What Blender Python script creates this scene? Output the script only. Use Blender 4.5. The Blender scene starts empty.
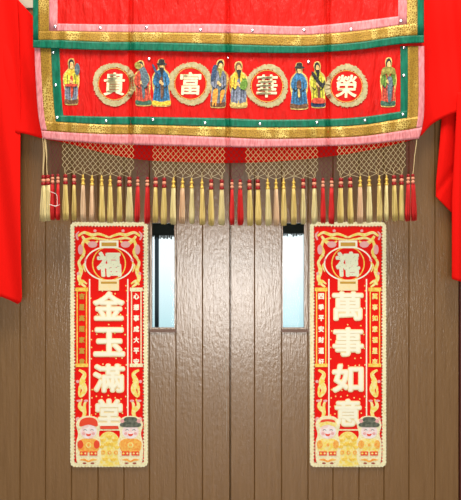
import bpy, bmesh, math, random
from mathutils import Vector
from mathutils.geometry import tessellate_polygon
R = random.Random(7)
C = bpy.context.scene.collection
S = bpy.context.scene

# ---------------------------------------------------------------- camera, sky, lights, exposure
CAM_D, CAM_Z, K = 3.0, 1.30, 0.004
cam = bpy.data.objects.new('camera', bpy.data.cameras.new('camera'))
cam.location = (0, -CAM_D, CAM_Z); cam.rotation_euler = (math.pi / 2, 0, 0)
cam.data.sensor_width = 36; cam.data.lens = 54.0; cam.data.clip_start = 0.05
C.objects.link(cam); S.camera = cam

W = bpy.data.worlds.new('sky'); S.world = W; W.use_nodes = True
wn, wl = W.node_tree.nodes, W.node_tree.links
wn.clear()
w_out = wn.new('ShaderNodeOutputWorld'); w_bg = wn.new('ShaderNodeBackground')
w_tc = wn.new('ShaderNodeTexCoord'); w_sep = wn.new('ShaderNodeSeparateXYZ')
w_map = wn.new('ShaderNodeMapRange'); w_map.inputs[1].default_value = -0.25; w_map.inputs[2].default_value = 0.35
w_map.inputs[3].default_value = 0.29; w_map.inputs[4].default_value = 1.22
w_ramp = wn.new('ShaderNodeValToRGB')
w_ramp.color_ramp.elements[0].position = 0.34; w_ramp.color_ramp.elements[0].color = (0.52, 0.72, 0.76, 1)
w_ramp.color_ramp.elements[1].position = 0.47; w_ramp.color_ramp.elements[1].color = (0.93, 0.98, 1.0, 1)
w_add = wn.new('ShaderNodeMath'); w_add.operation = 'MULTIPLY_ADD'
w_add.inputs[1].default_value = 1.6; w_add.inputs[2].default_value = 0.5
wl.new(w_tc.outputs['Generated'], w_sep.inputs[0])
wl.new(w_sep.outputs['Y'], w_map.inputs[0]); wl.new(w_map.outputs[0], w_bg.inputs['Strength'])
wl.new(w_sep.outputs['Z'], w_add.inputs[0]); wl.new(w_add.outputs[0], w_ramp.inputs[0])
wl.new(w_ramp.outputs[0], w_bg.inputs['Color']); wl.new(w_bg.outputs[0], w_out.inputs[0])

def area(name, loc, target, sx, sy, power, col):
    d = bpy.data.lights.new(name, 'AREA'); d.shape = 'RECTANGLE'; d.size = sx; d.size_y = sy
    d.energy = power; d.color = col
    o = bpy.data.objects.new(name, d); C.objects.link(o); o.location = loc
    o.rotation_euler = (Vector(target) - Vector(loc)).to_track_quat('-Z', 'Y').to_euler()
    return o
area('doorway_daylight', (0.05, -5.2, 0.88), (0.05, 0, 0.95), 1.4, 1.05, 104, (1.0, 0.96, 0.90))
area('ceiling_daylight', (0.1, -1.35, 3.5), (0, -0.1, 1.0), 2.6, 1.1, 84, (1.0, 0.93, 0.84))
vs = S.view_settings
vs.view_transform = 'Standard'; vs.look = 'None'; vs.gamma = 1.0; vs.use_curve_mapping = False; vs.exposure = 0.0

# ---------------------------------------------------------------- helpers
def P(px, py, y):
    k = K * (CAM_D + y) / CAM_D
    return Vector(((px - 230.5) * k, y, CAM_Z + (250 - py) * k))

def lerp_tab(tab):
    def f(x):
        if x <= tab[0][0]: return tab[0][1]
        for (a, b), (c, d) in zip(tab, tab[1:]):
            if x <= c:
                t = (x - a) / (c - a); return b + (d - b) * t
        return tab[-1][1]
    return f

def smooth_tab(tab):
    xs = [t[0] for t in tab]; ys = [t[1] for t in tab]
    def f(x):
        if x <= xs[0]: return ys[0]
        if x >= xs[-1]: return ys[-1]
        i = max(j for j in range(len(xs) - 1) if xs[j] <= x)
        def slope(j):
            if j == 0: return (ys[1] - ys[0]) / (xs[1] - xs[0])
            if j == len(xs) - 1: return (ys[-1] - ys[-2]) / (xs[-1] - xs[-2])
            return (ys[j + 1] - ys[j - 1]) / (xs[j + 1] - xs[j - 1])
        h = xs[i + 1] - xs[i]; t = (x - xs[i]) / h
        a, b = slope(i) * h, slope(i + 1) * h
        return (2*t**3 - 3*t*t + 1)*ys[i] + (t**3 - 2*t*t + t)*a + (-2*t**3 + 3*t*t)*ys[i+1] + (t**3 - t*t)*b
    return f

class Node:
    pass
def mat(name, col, rough=0.6, metal=0.0, col2=None, nscale=40, ntype='NOISE', bump=0.0, bscale=200, stretch=(1, 1, 1), bdist=0.004,
        sheen=0.0, coat=0.0, spec=0.35, pos=(0.4, 0.6), bstretch=None):
    m = bpy.data.materials.new(name); m.use_nodes = True
    n, l = m.node_tree.nodes, m.node_tree.links
    b = n['Principled BSDF']
    b.inputs['Base Color'].default_value = (*col, 1); b.inputs['Roughness'].default_value = rough
    b.inputs['Metallic'].default_value = metal; b.inputs['Specular IOR Level'].default_value = spec
    b.inputs['Sheen Weight'].default_value = sheen; b.inputs['Coat Weight'].default_value = coat
    tc = n.new('ShaderNodeTexCoord')
    def mapped(st):
        mp = n.new('ShaderNodeMapping'); mp.inputs['Scale'].default_value = st
        l.new(tc.outputs['Object'], mp.inputs[0]); return mp.outputs[0]
    if col2:
        if ntype == 'VORONOI':
            t = n.new('ShaderNodeTexVoronoi'); t.inputs['Scale'].default_value = nscale; o = t.outputs['Distance']
        else:
            t = n.new('ShaderNodeTexNoise'); t.inputs['Scale'].default_value = nscale; t.inputs['Detail'].default_value = 4
            o = t.outputs['Fac']
        l.new(mapped(stretch), t.inputs['Vector'])
        r = n.new('ShaderNodeValToRGB')
        r.color_ramp.elements[0].position = pos[0]; r.color_ramp.elements[1].position = pos[1]
        r.color_ramp.elements[0].color = (*col, 1); r.color_ramp.elements[1].color = (*col2, 1)
        l.new(o, r.inputs[0]); l.new(r.outputs[0], b.inputs['Base Color'])
    if bump:
        t = n.new('ShaderNodeTexNoise'); t.inputs['Scale'].default_value = bscale; t.inputs['Detail'].default_value = 3
        l.new(mapped(bstretch or stretch), t.inputs['Vector'])
        bp = n.new('ShaderNodeBump'); bp.inputs['Strength'].default_value = bump; bp.inputs['Distance'].default_value = bdist
        l.new(t.outputs['Fac'], bp.inputs['Height']); l.new(bp.outputs[0], b.inputs['Normal'])
    return m

def build(name, bm, m, parent=None, smooth=False, root=None):
    """link a bmesh (world coordinates) as one mesh object"""
    me = bpy.data.meshes.new(name)
    bmesh.ops.recalc_face_normals(bm, faces=bm.faces)
    org = Vector((0, 0, 0))
    top = parent
    while top is not None and top.parent is not None: top = top.parent
    if top is not None: org = Vector(top.location)
    elif root is not None: org = Vector(root)
    for v in bm.verts: v.co -= org
    bm.to_mesh(me); bm.free()
    if smooth:
        for p in me.polygons: p.use_smooth = True
    o = bpy.data.objects.new(name, me); C.objects.link(o)
    if m: me.materials.append(m)
    if parent is not None: o.parent = parent
    else: o.location = org
    return o

def empty(name, loc, label, cat, group=None):
    o = bpy.data.objects.new(name, None); C.objects.link(o); o.location = loc
    o.empty_display_size = 0.05
    o['label'] = label; o['category'] = cat
    if group: o['group'] = group
    return o
def struct(o):
    o['kind'] = 'structure'; return o

def box(bm, a, b):
    (x0, y0, z0), (x1, y1, z1) = a, b
    v = [bm.verts.new(c) for c in ((x0,y0,z0),(x1,y0,z0),(x1,y1,z0),(x0,y1,z0),(x0,y0,z1),(x1,y0,z1),(x1,y1,z1),(x0,y1,z1))]
    for f in ((0,1,2,3),(4,5,6,7),(0,1,5,4),(1,2,6,5),(2,3,7,6),(3,0,4,7)): bm.faces.new([v[i] for i in f])

def spline(pts, n=6, closed=True):
    out = []; N = len(pts); rng = range(N) if closed else range(N - 1)
    for i in rng:
        g = (lambda j: pts[j % N]) if closed else (lambda j: pts[min(max(j, 0), N - 1)])
        p0, p1, p2, p3 = g(i-1), g(i), g(i+1), g(i+2)
        for s in range(n):
            t = s / n
            out.append(tuple(0.5*((2*p1[k]) + (-p0[k]+p2[k])*t + (2*p0[k]-5*p1[k]+4*p2[k]-p3[k])*t*t + (-p0[k]+3*p1[k]-3*p2[k]+p3[k])*t**3) for k in (0, 1)))
    if not closed: out.append(pts[-1])
    return out

def split_tri(t, mx):
    """cut a triangle of facing-plane points until no edge is longer than mx"""
    e = [math.hypot(t[i][0]-t[(i+1) % 3][0], t[i][1]-t[(i+1) % 3][1]) for i in range(3)]
    i = e.index(max(e))
    if e[i] <= mx: return [t]
    a, b, c = t[i], t[(i+1) % 3], t[(i+2) % 3]; m = ((a[0]+b[0])/2, (a[1]+b[1])/2)
    return split_tri((a, m, c), mx) + split_tri((m, b, c), mx)

def prism(bm, pts, yf, off, th=0.0008):
    """flat shape with an outline in the facing plane, laid on surface yf"""
    if getattr(yf, '__name__', '') == 'yb':
        dense = []
        for i, a in enumerate(pts):
            b = pts[(i+1) % len(pts)]; n = max(1, int(math.hypot(b[0]-a[0], b[1]-a[1])/3))
            dense += [(a[0]+(b[0]-a[0])*j/n, a[1]+(b[1]-a[1])*j/n) for j in range(n)]
        pts = dense
        for t in tessellate_polygon([[Vector((x, y, 0)) for x, y in pts]]):
            for q in split_tri([pts[i] for i in t], 3.0):
                bm.faces.new([bm.verts.new(P(x, y, yf(x, y) - off - th)) for x, y in q])
        f = [bm.verts.new(P(x, y, yf(x, y) - off - th)) for x, y in pts]
        k = [bm.verts.new(P(x, y, yf(x, y) - off + 0.0008)) for x, y in pts]
        for i in range(len(pts)):
            j = (i+1) % len(pts); bm.faces.new((f[i], f[j], k[j], k[i]))
        bmesh.ops.remove_doubles(bm, verts=bm.verts, dist=1e-6)
        return
    f = [bm.verts.new(P(x, y, yf(x, y) - off - th)) for x, y in pts]
    k = [bm.verts.new(P(x, y, yf(x, y) - off)) for x, y in pts]
    for t in tessellate_polygon([[Vector((x, y, 0)) for x, y in pts]]):
        try: bm.faces.new([f[i] for i in t])
        except ValueError: pass
        try: bm.faces.new([k[i] for i in reversed(t)])
        except ValueError: pass
    n = len(pts)
    for i in range(n):
        j = (i + 1) % n
        try: bm.faces.new((f[i], f[j], k[j], k[i]))
        except ValueError: pass

def ell(cx, cy, rx, ry, n=24, a0=0, a1=2*math.pi):
    full = abs(a1 - a0 - 2*math.pi) < 1e-6
    m = n if full else n + 1
    return [(cx + rx*math.cos(a0 + (a1-a0)*i/n), cy + ry*math.sin(a0 + (a1-a0)*i/n)) for i in range(m)]

def rect(x0, y0, x1, y1): return [(x0, y0), (x1, y0), (x1, y1), (x0, y1)]

def ring(bm, outer, inner, yf, off, th=0.0008):
    n = len(outer)
    F = lambda p, o: bm.verts.new(P(p[0], p[1], yf(*p) - o))
    a = [F(p, off+th) for p in outer]; b = [F(p, off+th) for p in inner]
    c = [F(p, off) for p in outer]; d = [F(p, off) for p in inner]
    for i in range(n):
        j = (i+1) % n
        bm.faces.new((a[i], a[j], b[j], b[i])); bm.faces.new((c[i], d[i], d[j], c[j]))
        bm.faces.new((a[i], c[i], c[j], a[j])); bm.faces.new((b[i], b[j], d[j], d[i]))

def stroke(pts, w0, w1=None, wm=None, n=6):
    """closed outline of a tapering brush stroke along pts"""
    c = spline(pts, n, closed=False); N = len(c); L, Rr = [], []
    w1 = w0 if w1 is None else w1
    for i, p in enumerate(c):
        a, b = c[max(i-1, 0)], c[min(i+1, N-1)]
        dx, dy = b[0]-a[0], b[1]-a[1]; h = math.hypot(dx, dy) or 1
        t = i/(N-1)
        w = (w0*(1-t) + w1*t) if wm is None else (w0*(1-2*t)+wm*2*t if t < .5 else wm*(2-2*t)+w1*(2*t-1))
        L.append((p[0]-dy/h*w/2, p[1]+dx/h*w/2)); Rr.append((p[0]+dy/h*w/2, p[1]-dx/h*w/2))
    return L + Rr[::-1]

def grid(bm, nu, nv, f, th=0.0015):
    """closed cloth panel: f(u,v) -> px,py,y"""
    A, B = [], []
    for i in range(nu+1):
        ra, rb = [], []
        for j in range(nv+1):
            px, py, y = f(i/nu, j/nv)
            ra.append(bm.verts.new(P(px, py, y))); rb.append(bm.verts.new(P(px, py, y) + Vector((0, th, 0))))
        A.append(ra); B.append(rb)
    for i in range(nu):
        for j in range(nv):
            bm.faces.new((A[i][j], A[i+1][j], A[i+1][j+1], A[i][j+1]))
            bm.faces.new((B[i][j], B[i][j+1], B[i+1][j+1], B[i+1][j]))
        bm.faces.new((A[i][0], B[i][0], B[i+1][0], A[i+1][0])); bm.faces.new((A[i][nv], A[i+1][nv], B[i+1][nv], B[i][nv]))
    for j in range(nv):
        bm.faces.new((A[0][j], A[0][j+1], B[0][j+1], B[0][j])); bm.faces.new((A[nu][j], B[nu][j], B[nu][j+1], A[nu][j+1]))

def tube(bm, pts, r, sides=4):
    prev = None
    for i, p in enumerate(pts):
        d = (pts[min(i+1, len(pts)-1)] - pts[max(i-1, 0)]).normalized()
        a = d.cross(Vector((0, 1, 0.01))).normalized(); b = d.cross(a)
        rr = r[i] if isinstance(r, (list, tuple)) else r
        cur = [bm.verts.new(p + (a*math.cos(2*math.pi*k/sides) + b*math.sin(2*math.pi*k/sides))*rr) for k in range(sides)]
        if prev:
            for k in range(sides): bm.faces.new((prev[k], prev[(k+1) % sides], cur[(k+1) % sides], cur[k]))
        else: bm.faces.new(cur[::-1])
        prev = cur
    bm.faces.new(prev)

def lathe(bm, prof, n=14, c=(0, 0, 0), flat=1.0):
    rows = [[bm.verts.new((c[0]+r*math.cos(2*math.pi*k/n), c[1]+flat*r*math.sin(2*math.pi*k/n), c[2]+z)) for k in range(n)] for r, z in prof]
    for a, b in zip(rows, rows[1:]):
        for k in range(n): bm.faces.new((a[k], a[(k+1) % n], b[(k+1) % n], b[k]))
    bm.faces.new(rows[0]); bm.faces.new(rows[-1])

_gl = {}
def glyph_tris(ch):
    """outline of a written character as triangles in a 0..1 box"""
    if ch in _gl: return _gl[ch]
    cu = bpy.data.curves.new('g', 'FONT'); cu.body = ch; cu.resolution_u = 4
    o = bpy.data.objects.new('g', cu); C.objects.link(o)
    bpy.context.view_layer.update()
    me = bpy.data.meshes.new_from_object(o.evaluated_get(bpy.context.evaluated_depsgraph_get()))
    vs_ = [(v.co.x, v.co.y) for v in me.vertices]
    x0, x1 = min(v[0] for v in vs_), max(v[0] for v in vs_); y0, y1 = min(v[1] for v in vs_), max(v[1] for v in vs_)
    me.calc_loop_triangles()
    tr = [[((vs_[i][0]-x0)/(x1-x0), (y1-vs_[i][1])/(y1-y0)) for i in t.vertices] for t in me.loop_triangles]
    bpy.data.objects.remove(o); bpy.data.curves.remove(cu); bpy.data.meshes.remove(me)
    _gl[ch] = tr
    return tr

def glyph(bm, ch, x0, y0, x1, y1, yf, off, bold=0.0, th=0.0008, slant=0.0, nd=10):
    x0 += bold; x1 -= bold; y0 += bold; y1 -= bold
    shifts = [(0, 0)] + ([(bold*math.cos(2*math.pi*i/nd), bold*math.sin(2*math.pi*i/nd)) for i in range(nd)] if bold else [])
    for s, (dx, dy) in enumerate(shifts):
        o2 = off + th + s*0.00004
        for t in glyph_tris(ch):
            q = []
            for u, v in t:
                x = x0 + u*(x1-x0) + dx + slant*(0.5-v)*(x1-x0); y = y0 + v*(y1-y0) + dy
                q.append((x, y))
            if getattr(yf, '__name__', '') == 'yb':
                for q2 in split_tri(q, 2.5): bm.faces.new([bm.verts.new(P(x, y, yf(x, y)-o2)) for x, y in q2])
                f = [bm.verts.new(P(x, y, yf(x, y)-o2)) for x, y in q]
            else:
                f = [bm.verts.new(P(x, y, yf(x, y)-o2)) for x, y in q]; bm.faces.new(f)
            k = [bm.verts.new(P(x, y, yf(x, y)-off)) for x, y in q]
            for i in range(3): bm.faces.new((f[i], f[(i+1) % 3], k[(i+1) % 3], k[i]))

def shape_part(name, shapes, m, parent, yf, off, th=0.0008):
    bm = bmesh.new()
    for s in shapes: prism(bm, s, yf, off, th)
    return build(name, bm, m, parent)

# ---------------------------------------------------------------- materials
M = {}
def wood_paint():
    m = bpy.data.materials.new('brown_varnish'); m.use_nodes = True
    n, l = m.node_tree.nodes, m.node_tree.links; b = n['Principled BSDF']
    tc = n.new('ShaderNodeTexCoord')
    def noise(scale, st, det=4):
        mp = n.new('ShaderNodeMapping'); mp.inputs['Scale'].default_value = st; l.new(tc.outputs['Object'], mp.inputs[0])
        t = n.new('ShaderNodeTexNoise'); t.inputs['Scale'].default_value = scale; t.inputs['Detail'].default_value = det
        l.new(mp.outputs[0], t.inputs['Vector']); return t.outputs['Fac']
    r = n.new('ShaderNodeValToRGB'); e = r.color_ramp.elements
    e[0].position = 0.25; e[0].color = (0.185, 0.090, 0.028, 1); e[1].position = 0.8; e[1].color = (0.245, 0.128, 0.045, 1)
    l.new(noise(9, (9, 1, 0.55)), r.inputs[0]); l.new(r.outputs[0], b.inputs['Base Color'])
    b.inputs['Roughness'].default_value = 0.23; b.inputs['Specular IOR Level'].default_value = 0.8
    ad = n.new('ShaderNodeMath'); ad.operation = 'ADD'
    l.new(noise(60, (3.2, 1, 0.35)), ad.inputs[0]); l.new(noise(85, (1, 1, .6), 2), ad.inputs[1])
    bp = n.new('ShaderNodeBump'); bp.inputs['Strength'].default_value = 0.22; bp.inputs['Distance'].default_value = 0.003
    l.new(ad.outputs[0], bp.inputs['Height']); l.new(bp.outputs[0], b.inputs['Normal'])
    return m
M['door'] = wood_paint()
M['sill'] = mat('sill_paint', (0.16, 0.075, 0.045), 0.4, bump=0.2)
M['jamb'] = mat('jamb_paint', (0.10, 0.022, 0.015), 0.4, bump=0.15, bscale=60)
M['wall'] = mat('cream_wall_paint', (0.50, 0.47, 0.36), 0.8, col2=(0.46, 0.43, 0.33), nscale=8, bump=0.15)
M['floor'] = mat('grey_floor', (0.22, 0.20, 0.18), 0.55, col2=(0.28, 0.26, 0.23), nscale=5, bump=0.1)
M['cloth'] = mat('red_cloth', (0.78, 0.007, 0.004), 0.8, bump=0.12, bscale=900, spec=0.06)
M['satin'] = mat('red_satin', (0.70, 0.010, 0.007), 0.40, col2=(0.56, 0.012, 0.007), nscale=14, stretch=(4, 1, .5), bump=1.0, bdist=0.014, bscale=13, bstretch=(3.5, 1, .9), pos=(.35, .7), spec=0.16)
M['green'] = mat('green_satin', (0.002, 0.115, 0.060), 0.36, col2=(0.004, 0.18, 0.10), nscale=30, stretch=(4, 1, 1), bump=0.35, bscale=45, bstretch=(4, 1, .5), pos=(.4, .65))
M['pink'] = mat('pink_satin', (0.60, 0.17, 0.18), 0.42, col2=(0.78, 0.30, 0.31), nscale=40, stretch=(4, 1, 1), bump=0.5, bscale=60, bstretch=(3, 1, .6), pos=(.35, .65))

def brocade(name, dark, light, bright):
    m = bpy.data.materials.new(name); m.use_nodes = True
    n, l = m.node_tree.nodes, m.node_tree.links; b = n['Principled BSDF']
    tc = n.new('ShaderNodeTexCoord')
    mp = n.new('ShaderNodeMapping'); mp.inputs['Scale'].default_value = (1, 0.2, 1); l.new(tc.outputs['Object'], mp.inputs[0])
    v = n.new('ShaderNodeTexVoronoi'); v.feature = 'DISTANCE_TO_EDGE'; v.inputs['Scale'].default_value = 125
    l.new(mp.outputs[0], v.inputs['Vector'])
    r = n.new('ShaderNodeValToRGB'); e = r.color_ramp.elements
    e[0].position = 0.06; e[0].color = (*light, 1); e[1].position = 0.16; e[1].color = (*dark, 1)
    l.new(v.outputs['Distance'], r.inputs[0])
    t = n.new('ShaderNodeTexNoise'); t.inputs['Scale'].default_value = 16
    mp2 = n.new('ShaderNodeMapping'); mp2.inputs['Scale'].default_value = (1, .2, .4); l.new(tc.outputs['Object'], mp2.inputs[0]); l.new(mp2.outputs[0], t.inputs['Vector'])
    r2 = n.new('ShaderNodeValToRGB'); r2.color_ramp.elements[0].position = .5; r2.color_ramp.elements[1].position = .62
    l.new(t.outputs['Fac'], r2.inputs[0])
    mx = n.new('ShaderNodeMix'); mx.data_type = 'RGBA'; mx.inputs['B'].default_value = (*bright, 1)
    mu = n.new('ShaderNodeMath'); mu.operation = 'MULTIPLY'; mu.inputs[1].default_value = .75
    inv = n.new('ShaderNodeMapRange'); inv.inputs[1].default_value = .05; inv.inputs[2].default_value = .18; inv.inputs[3].default_value = 1; inv.inputs[4].default_value = 0
    l.new(v.outputs['Distance'], inv.inputs[0]); l.new(inv.outputs[0], mu.inputs[0])
    mu2 = n.new('ShaderNodeMath'); mu2.operation = 'MULTIPLY'; l.new(mu.outputs[0], mu2.inputs[0]); l.new(r2.outputs[0], mu2.inputs[1])
    l.new(mu2.outputs[0], mx.inputs['Factor']); l.new(r.outputs[0], mx.inputs['A']); l.new(mx.outputs['Result'], b.inputs['Base Color'])
    b.inputs['Metallic'].default_value = 0.35; b.inputs['Roughness'].default_value = 0.38
    bp = n.new('ShaderNodeBump'); bp.inputs['Strength'].default_value = 0.5; bp.inputs['Distance'].default_value = 0.002
    l.new(v.outputs['Distance'], bp.inputs['Height']); l.new(bp.outputs[0], b.inputs['Normal'])
    return m
M['brocade'] = brocade('gold_brocade', (0.32, 0.165, 0.018), (0.48, 0.27, 0.03), (0.98, 0.76, 0.22))
M['fuzz'] = mat('silver_olive_trim', (0.44, 0.36, 0.17), 0.55, 0.1, col2=(0.56, 0.47, 0.25), nscale=90)
M['goldline'] = mat('gold_thread', (0.75, 0.45, 0.08), 0.4, 0.3)
M['silver_char'] = mat('silver_thread', (0.94, 0.87, 0.60), 0.5, 0.0, col2=(0.82, 0.74, 0.45), nscale=120)
M['mirror'] = mat('mirror_sequin', (0.9, 0.92, 0.95), 0.12, 1.0)
for nm, c in dict(yellow=(0.72, 0.42, 0.03), olive=(0.23, 0.20, 0.03), black=(0.012, 0.012, 0.012), skin=(0.68, 0.36, 0.13), greyblue=(0.16, 0.18, 0.24),
                  blue=(0.02, 0.13, 0.27), darkblue=(0.02, 0.05, 0.11), rust=(0.50, 0.05, 0.02), orange=(0.72, 0.26, 0.03), grass=(0.11, 0.22, 0.02),
                  lime=(0.50, 0.46, 0.03), darkgreen=(0.03, 0.10, 0.06), slate=(0.08, 0.12, 0.14), brown=(0.12, 0.05, 0.02), tan=(0.50, 0.36, 0.10)).items():
    M['em_' + nm] = mat('embroidery_' + nm, c, 0.6, col2=tuple(min(1, v*1.9+.03) for v in c), nscale=130, pos=(.45, .65), bump=0.3, bscale=400)
M['t_gold'] = mat('straw_gold_thread', (0.62, 0.44, 0.12), 0.55, col2=(0.80, 0.62, 0.24), nscale=200, stretch=(1, 1, .05))
M['t_pale'] = mat('pale_gold_thread', (0.66, 0.53, 0.22), 0.55, col2=(0.82, 0.69, 0.36), nscale=200, stretch=(1, 1, .05))
M['t_pink'] = mat('blush_gold_thread', (0.68, 0.42, 0.24), 0.55, col2=(0.80, 0.56, 0.34), nscale=200, stretch=(1, 1, .05))
M['t_red'] = mat('red_thread', (0.55, 0.012, 0.012), 0.5, col2=(0.70, 0.02, 0.015), nscale=200, stretch=(1, 1, .05))
M['b_red'] = mat('dark_red_bead', (0.32, 0.008, 0.008), 0.3)
M['b_salmon'] = mat('salmon_bead', (0.85, 0.33, 0.19), 0.35)
M['b_gold'] = mat('gold_bead', (0.80, 0.52, 0.10), 0.3, 0.35)
M['net'] = mat('gold_net_cord', (0.72, 0.54, 0.26), 0.5)
M['netred'] = mat('dark_red_net_cord', (0.16, 0.012, 0.012), 0.6)
M['white_thread'] = mat('white_thread', (0.85, 0.8, 0.75), 0.6)
M['p_red'] = mat('scroll_red_flock', (0.86, 0.010, 0.006), 0.7, bump=0.2, bscale=700, spec=.1)
M['p_cream'] = mat('scroll_cream_glitter', (0.95, 0.88, 0.56), 0.5, col2=(0.80, 0.62, 0.25), nscale=160, pos=(.52, .70), bump=0.3, bscale=500)
M['p_white'] = mat('scroll_white_foil', (0.98, 0.93, 0.72), 0.4)
M['p_halo'] = mat('scroll_ivory_plush', (0.97, 0.80, 0.46), 0.6, col2=(0.98, 0.76, 0.36), nscale=70, pos=(.5, .72))
M['p_glit'] = mat('scroll_silver_glitter', (0.92, 0.92, 0.66), 0.4, 0.1, col2=(0.34, 0.34, 0.18), nscale=150, pos=(.60, .72), bump=0.6, bscale=400)
M['p_gold'] = mat('scroll_gold', (0.85, 0.50, 0.04), 0.45, 0.1, col2=(0.95, 0.70, 0.12), nscale=120)
M['p_yellow'] = mat('scroll_yellow', (0.93, 0.70, 0.10), 0.5, col2=(0.95, 0.82, 0.35), nscale=110)
M['p_pink'] = mat('scroll_pink', (0.85, 0.42, 0.40), 0.5)
M['p_skin'] = mat('scroll_face_pink', (0.93, 0.66, 0.62), 0.5, col2=(0.95, 0.86, 0.84), nscale=70)
M['p_hatred'] = mat('scroll_scarlet', (0.85, 0.06, 0.015), 0.5)
M['p_orange'] = mat('scroll_orange', (0.92, 0.32, 0.04), 0.5, col2=(0.95, 0.55, 0.10), nscale=120)
M['p_dark'] = mat('scroll_black_green', (0.06, 0.075, 0.05), 0.5, col2=(0.16, 0.17, 0.12), nscale=90)
M['p_maroon'] = mat('scroll_maroon', (0.35, 0.02, 0.01), 0.5)
M['p_dim'] = mat('scroll_dull_gold', (0.55, 0.30, 0.03), 0.45, 0.2)
M['awning'] = mat('black_green_canvas', (0.010, 0.016, 0.015), 0.8)
M['post'] = mat('blue_grey_metal', (0.035, 0.085, 0.15), 0.4)

def glass_mat():
    m = bpy.data.materials.new('window_glass'); m.use_nodes = True
    n, l = m.node_tree.nodes, m.node_tree.links; n.clear()
    o = n.new('ShaderNodeOutputMaterial'); mx = n.new('ShaderNodeMixShader'); t = n.new('ShaderNodeBsdfTransparent')
    g = n.new('ShaderNodeBsdfGlossy'); g.inputs['Roughness'].default_value = 0.03; fr = n.new('ShaderNodeFresnel'); fr.inputs[0].default_value = 1.12
    t.inputs[0].default_value = (0.94, 0.98, 0.98, 1)
    l.new(fr.outputs[0], mx.inputs[0]); l.new(t.outputs[0], mx.inputs[1]); l.new(g.outputs[0], mx.inputs[2]); l.new(mx.outputs[0], o.inputs[0])
    return m
M['glass'] = glass_mat()

# ---------------------------------------------------------------- the setting
bm = bmesh.new(); box(bm, (-2.4, -4.2, -0.1), (2.4, 1.1, 0.0)); struct(build('floor', bm, M['floor']))
DT = P(0, 9, 0).z                      # top of the doors
XL, XR = P(-6, 0, 0).x, P(459, 0, 0).x
bm = bmesh.new()
box(bm, (-2.4, -0.01, DT + 0.002), (2.4, 0.16, 2.9))
box(bm, (-2.4, -0.01, 0), (XL - 0.075, 0.16, DT + 0.002)); box(bm, (XR + 0.075, -0.01, 0), (2.4, 0.16, DT + 0.002))
struct(build('wall_back', bm, M['wall']))
for i, (a, b) in enumerate(((XL - 0.073, XL - 0.002), (XR + 0.001, XR + 0.073))):
    bm = bmesh.new(); box(bm, (a, -0.014, 0.002), (b, 0.12, DT)); struct(build('trim_%d' % (i+1), bm, M['jamb']))

def plank(bm, x0, x1, z0, z1):
    c, d, g = 0.0022, 0.0045, 0.0012
    prof = [(x0, 0.036), (x0, d), (x0+g, c), (x0+g+0.0015, 0.0), (x1-g-0.0015, 0.0), (x1-g, c), (x1, d), (x1, 0.036)]
    a = [bm.verts.new((x, y, z0)) for x, y in prof]; b = [bm.verts.new((x, y, z1)) for x, y in prof]
    n = len(prof)
    for i in range(n): bm.faces.new((a[i], a[(i+1) % n], b[(i+1) % n], b[i]))
    bm.faces.new(a); bm.faces.new(b)
seams = [-6, 20, 45.5, 71.5, 98, 124, 149.5, 176, 202.5, 229.7, 230.6, 254.5, 281.5, 308, 333, 359, 384, 409, 435, 459]
win = {149.5: (221, 330), 281.5: (221, 330)}
for nm, ss in (('door_1', seams[:10]), ('door_2', seams[10:])):
    bm = bmesh.new()
    for a, b in zip(ss, ss[1:]):
        xa, xb = P(a, 0, 0).x, P(b, 0, 0).x
        if a in win:
            t, u = win[a]
            plank(bm, xa, xb, 0.006, P(0, u, 0).z); plank(bm, xa, xb, P(0, t, 0).z, DT)
        else: plank(bm, xa, xb, 0.006, DT)
    if nm == 'door_1': box(bm, (P(224, 0, 0).x, .0365, .006), (P(236, 0, 0).x, .05, DT))
    struct(build(nm, bm, M['door']))
for i, (a, b, gl, gr) in enumerate(((149.5, 176, 152.3, 174.6), (281.5, 308, 282.6, 303.8))):
    xa, xb = P(a, 0, 0).x + 0.0006, P(b, 0, 0).x - 0.0006; z0, z1 = P(0, 330, 0).z + .0006, P(0, 221, 0).z - .0006
    ga, gb = P(gl, 0, .02).x, P(gr, 0, .02).x
    bm = bmesh.new()
    box(bm, (xa, 0.003, z0), (ga, 0.034, z1)); box(bm, (gb, 0.003, z0), (xb, 0.034, z1))
    box(bm, (ga, 0.003, z0), (gb, 0.034, P(0, 327.6, .01).z)); box(bm, (ga, 0.003, P(0, 223, .01).z), (gb, 0.034, z1))
    fr = struct(build('window_%d' % (i+1), bm, M['door']))
    bm = bmesh.new(); box(bm, (ga, 0.017, P(0, 327.6, .01).z), (gb, 0.021, P(0, 223, .01).z)); build('glass_pane', bm, M['glass'], fr)
    bm = bmesh.new(); box(bm, (xa - 0.002, -0.006, z0 - 0.009), (xb + 0.002, -0.0003, z0 + 0.002)); build('window_sill', bm, M['sill'], fr)

bm = bmesh.new()
for x, y0, y1, w in ((225.6, 352, 392, .55), (226.4, 398, 441, .4), (223.2, 366, 384, .35)):
    prism(bm, stroke([(x, y0), (x+.4, (y0+y1)/2), (x-.1, y1)], w, w*.4), lambda a, b: 0.0002, 0, 0.0008)
build('paint_drip', bm, mat('pale_paint', (0.40, 0.33, 0.25), 0.5), bpy.data.objects['door_1'])
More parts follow.
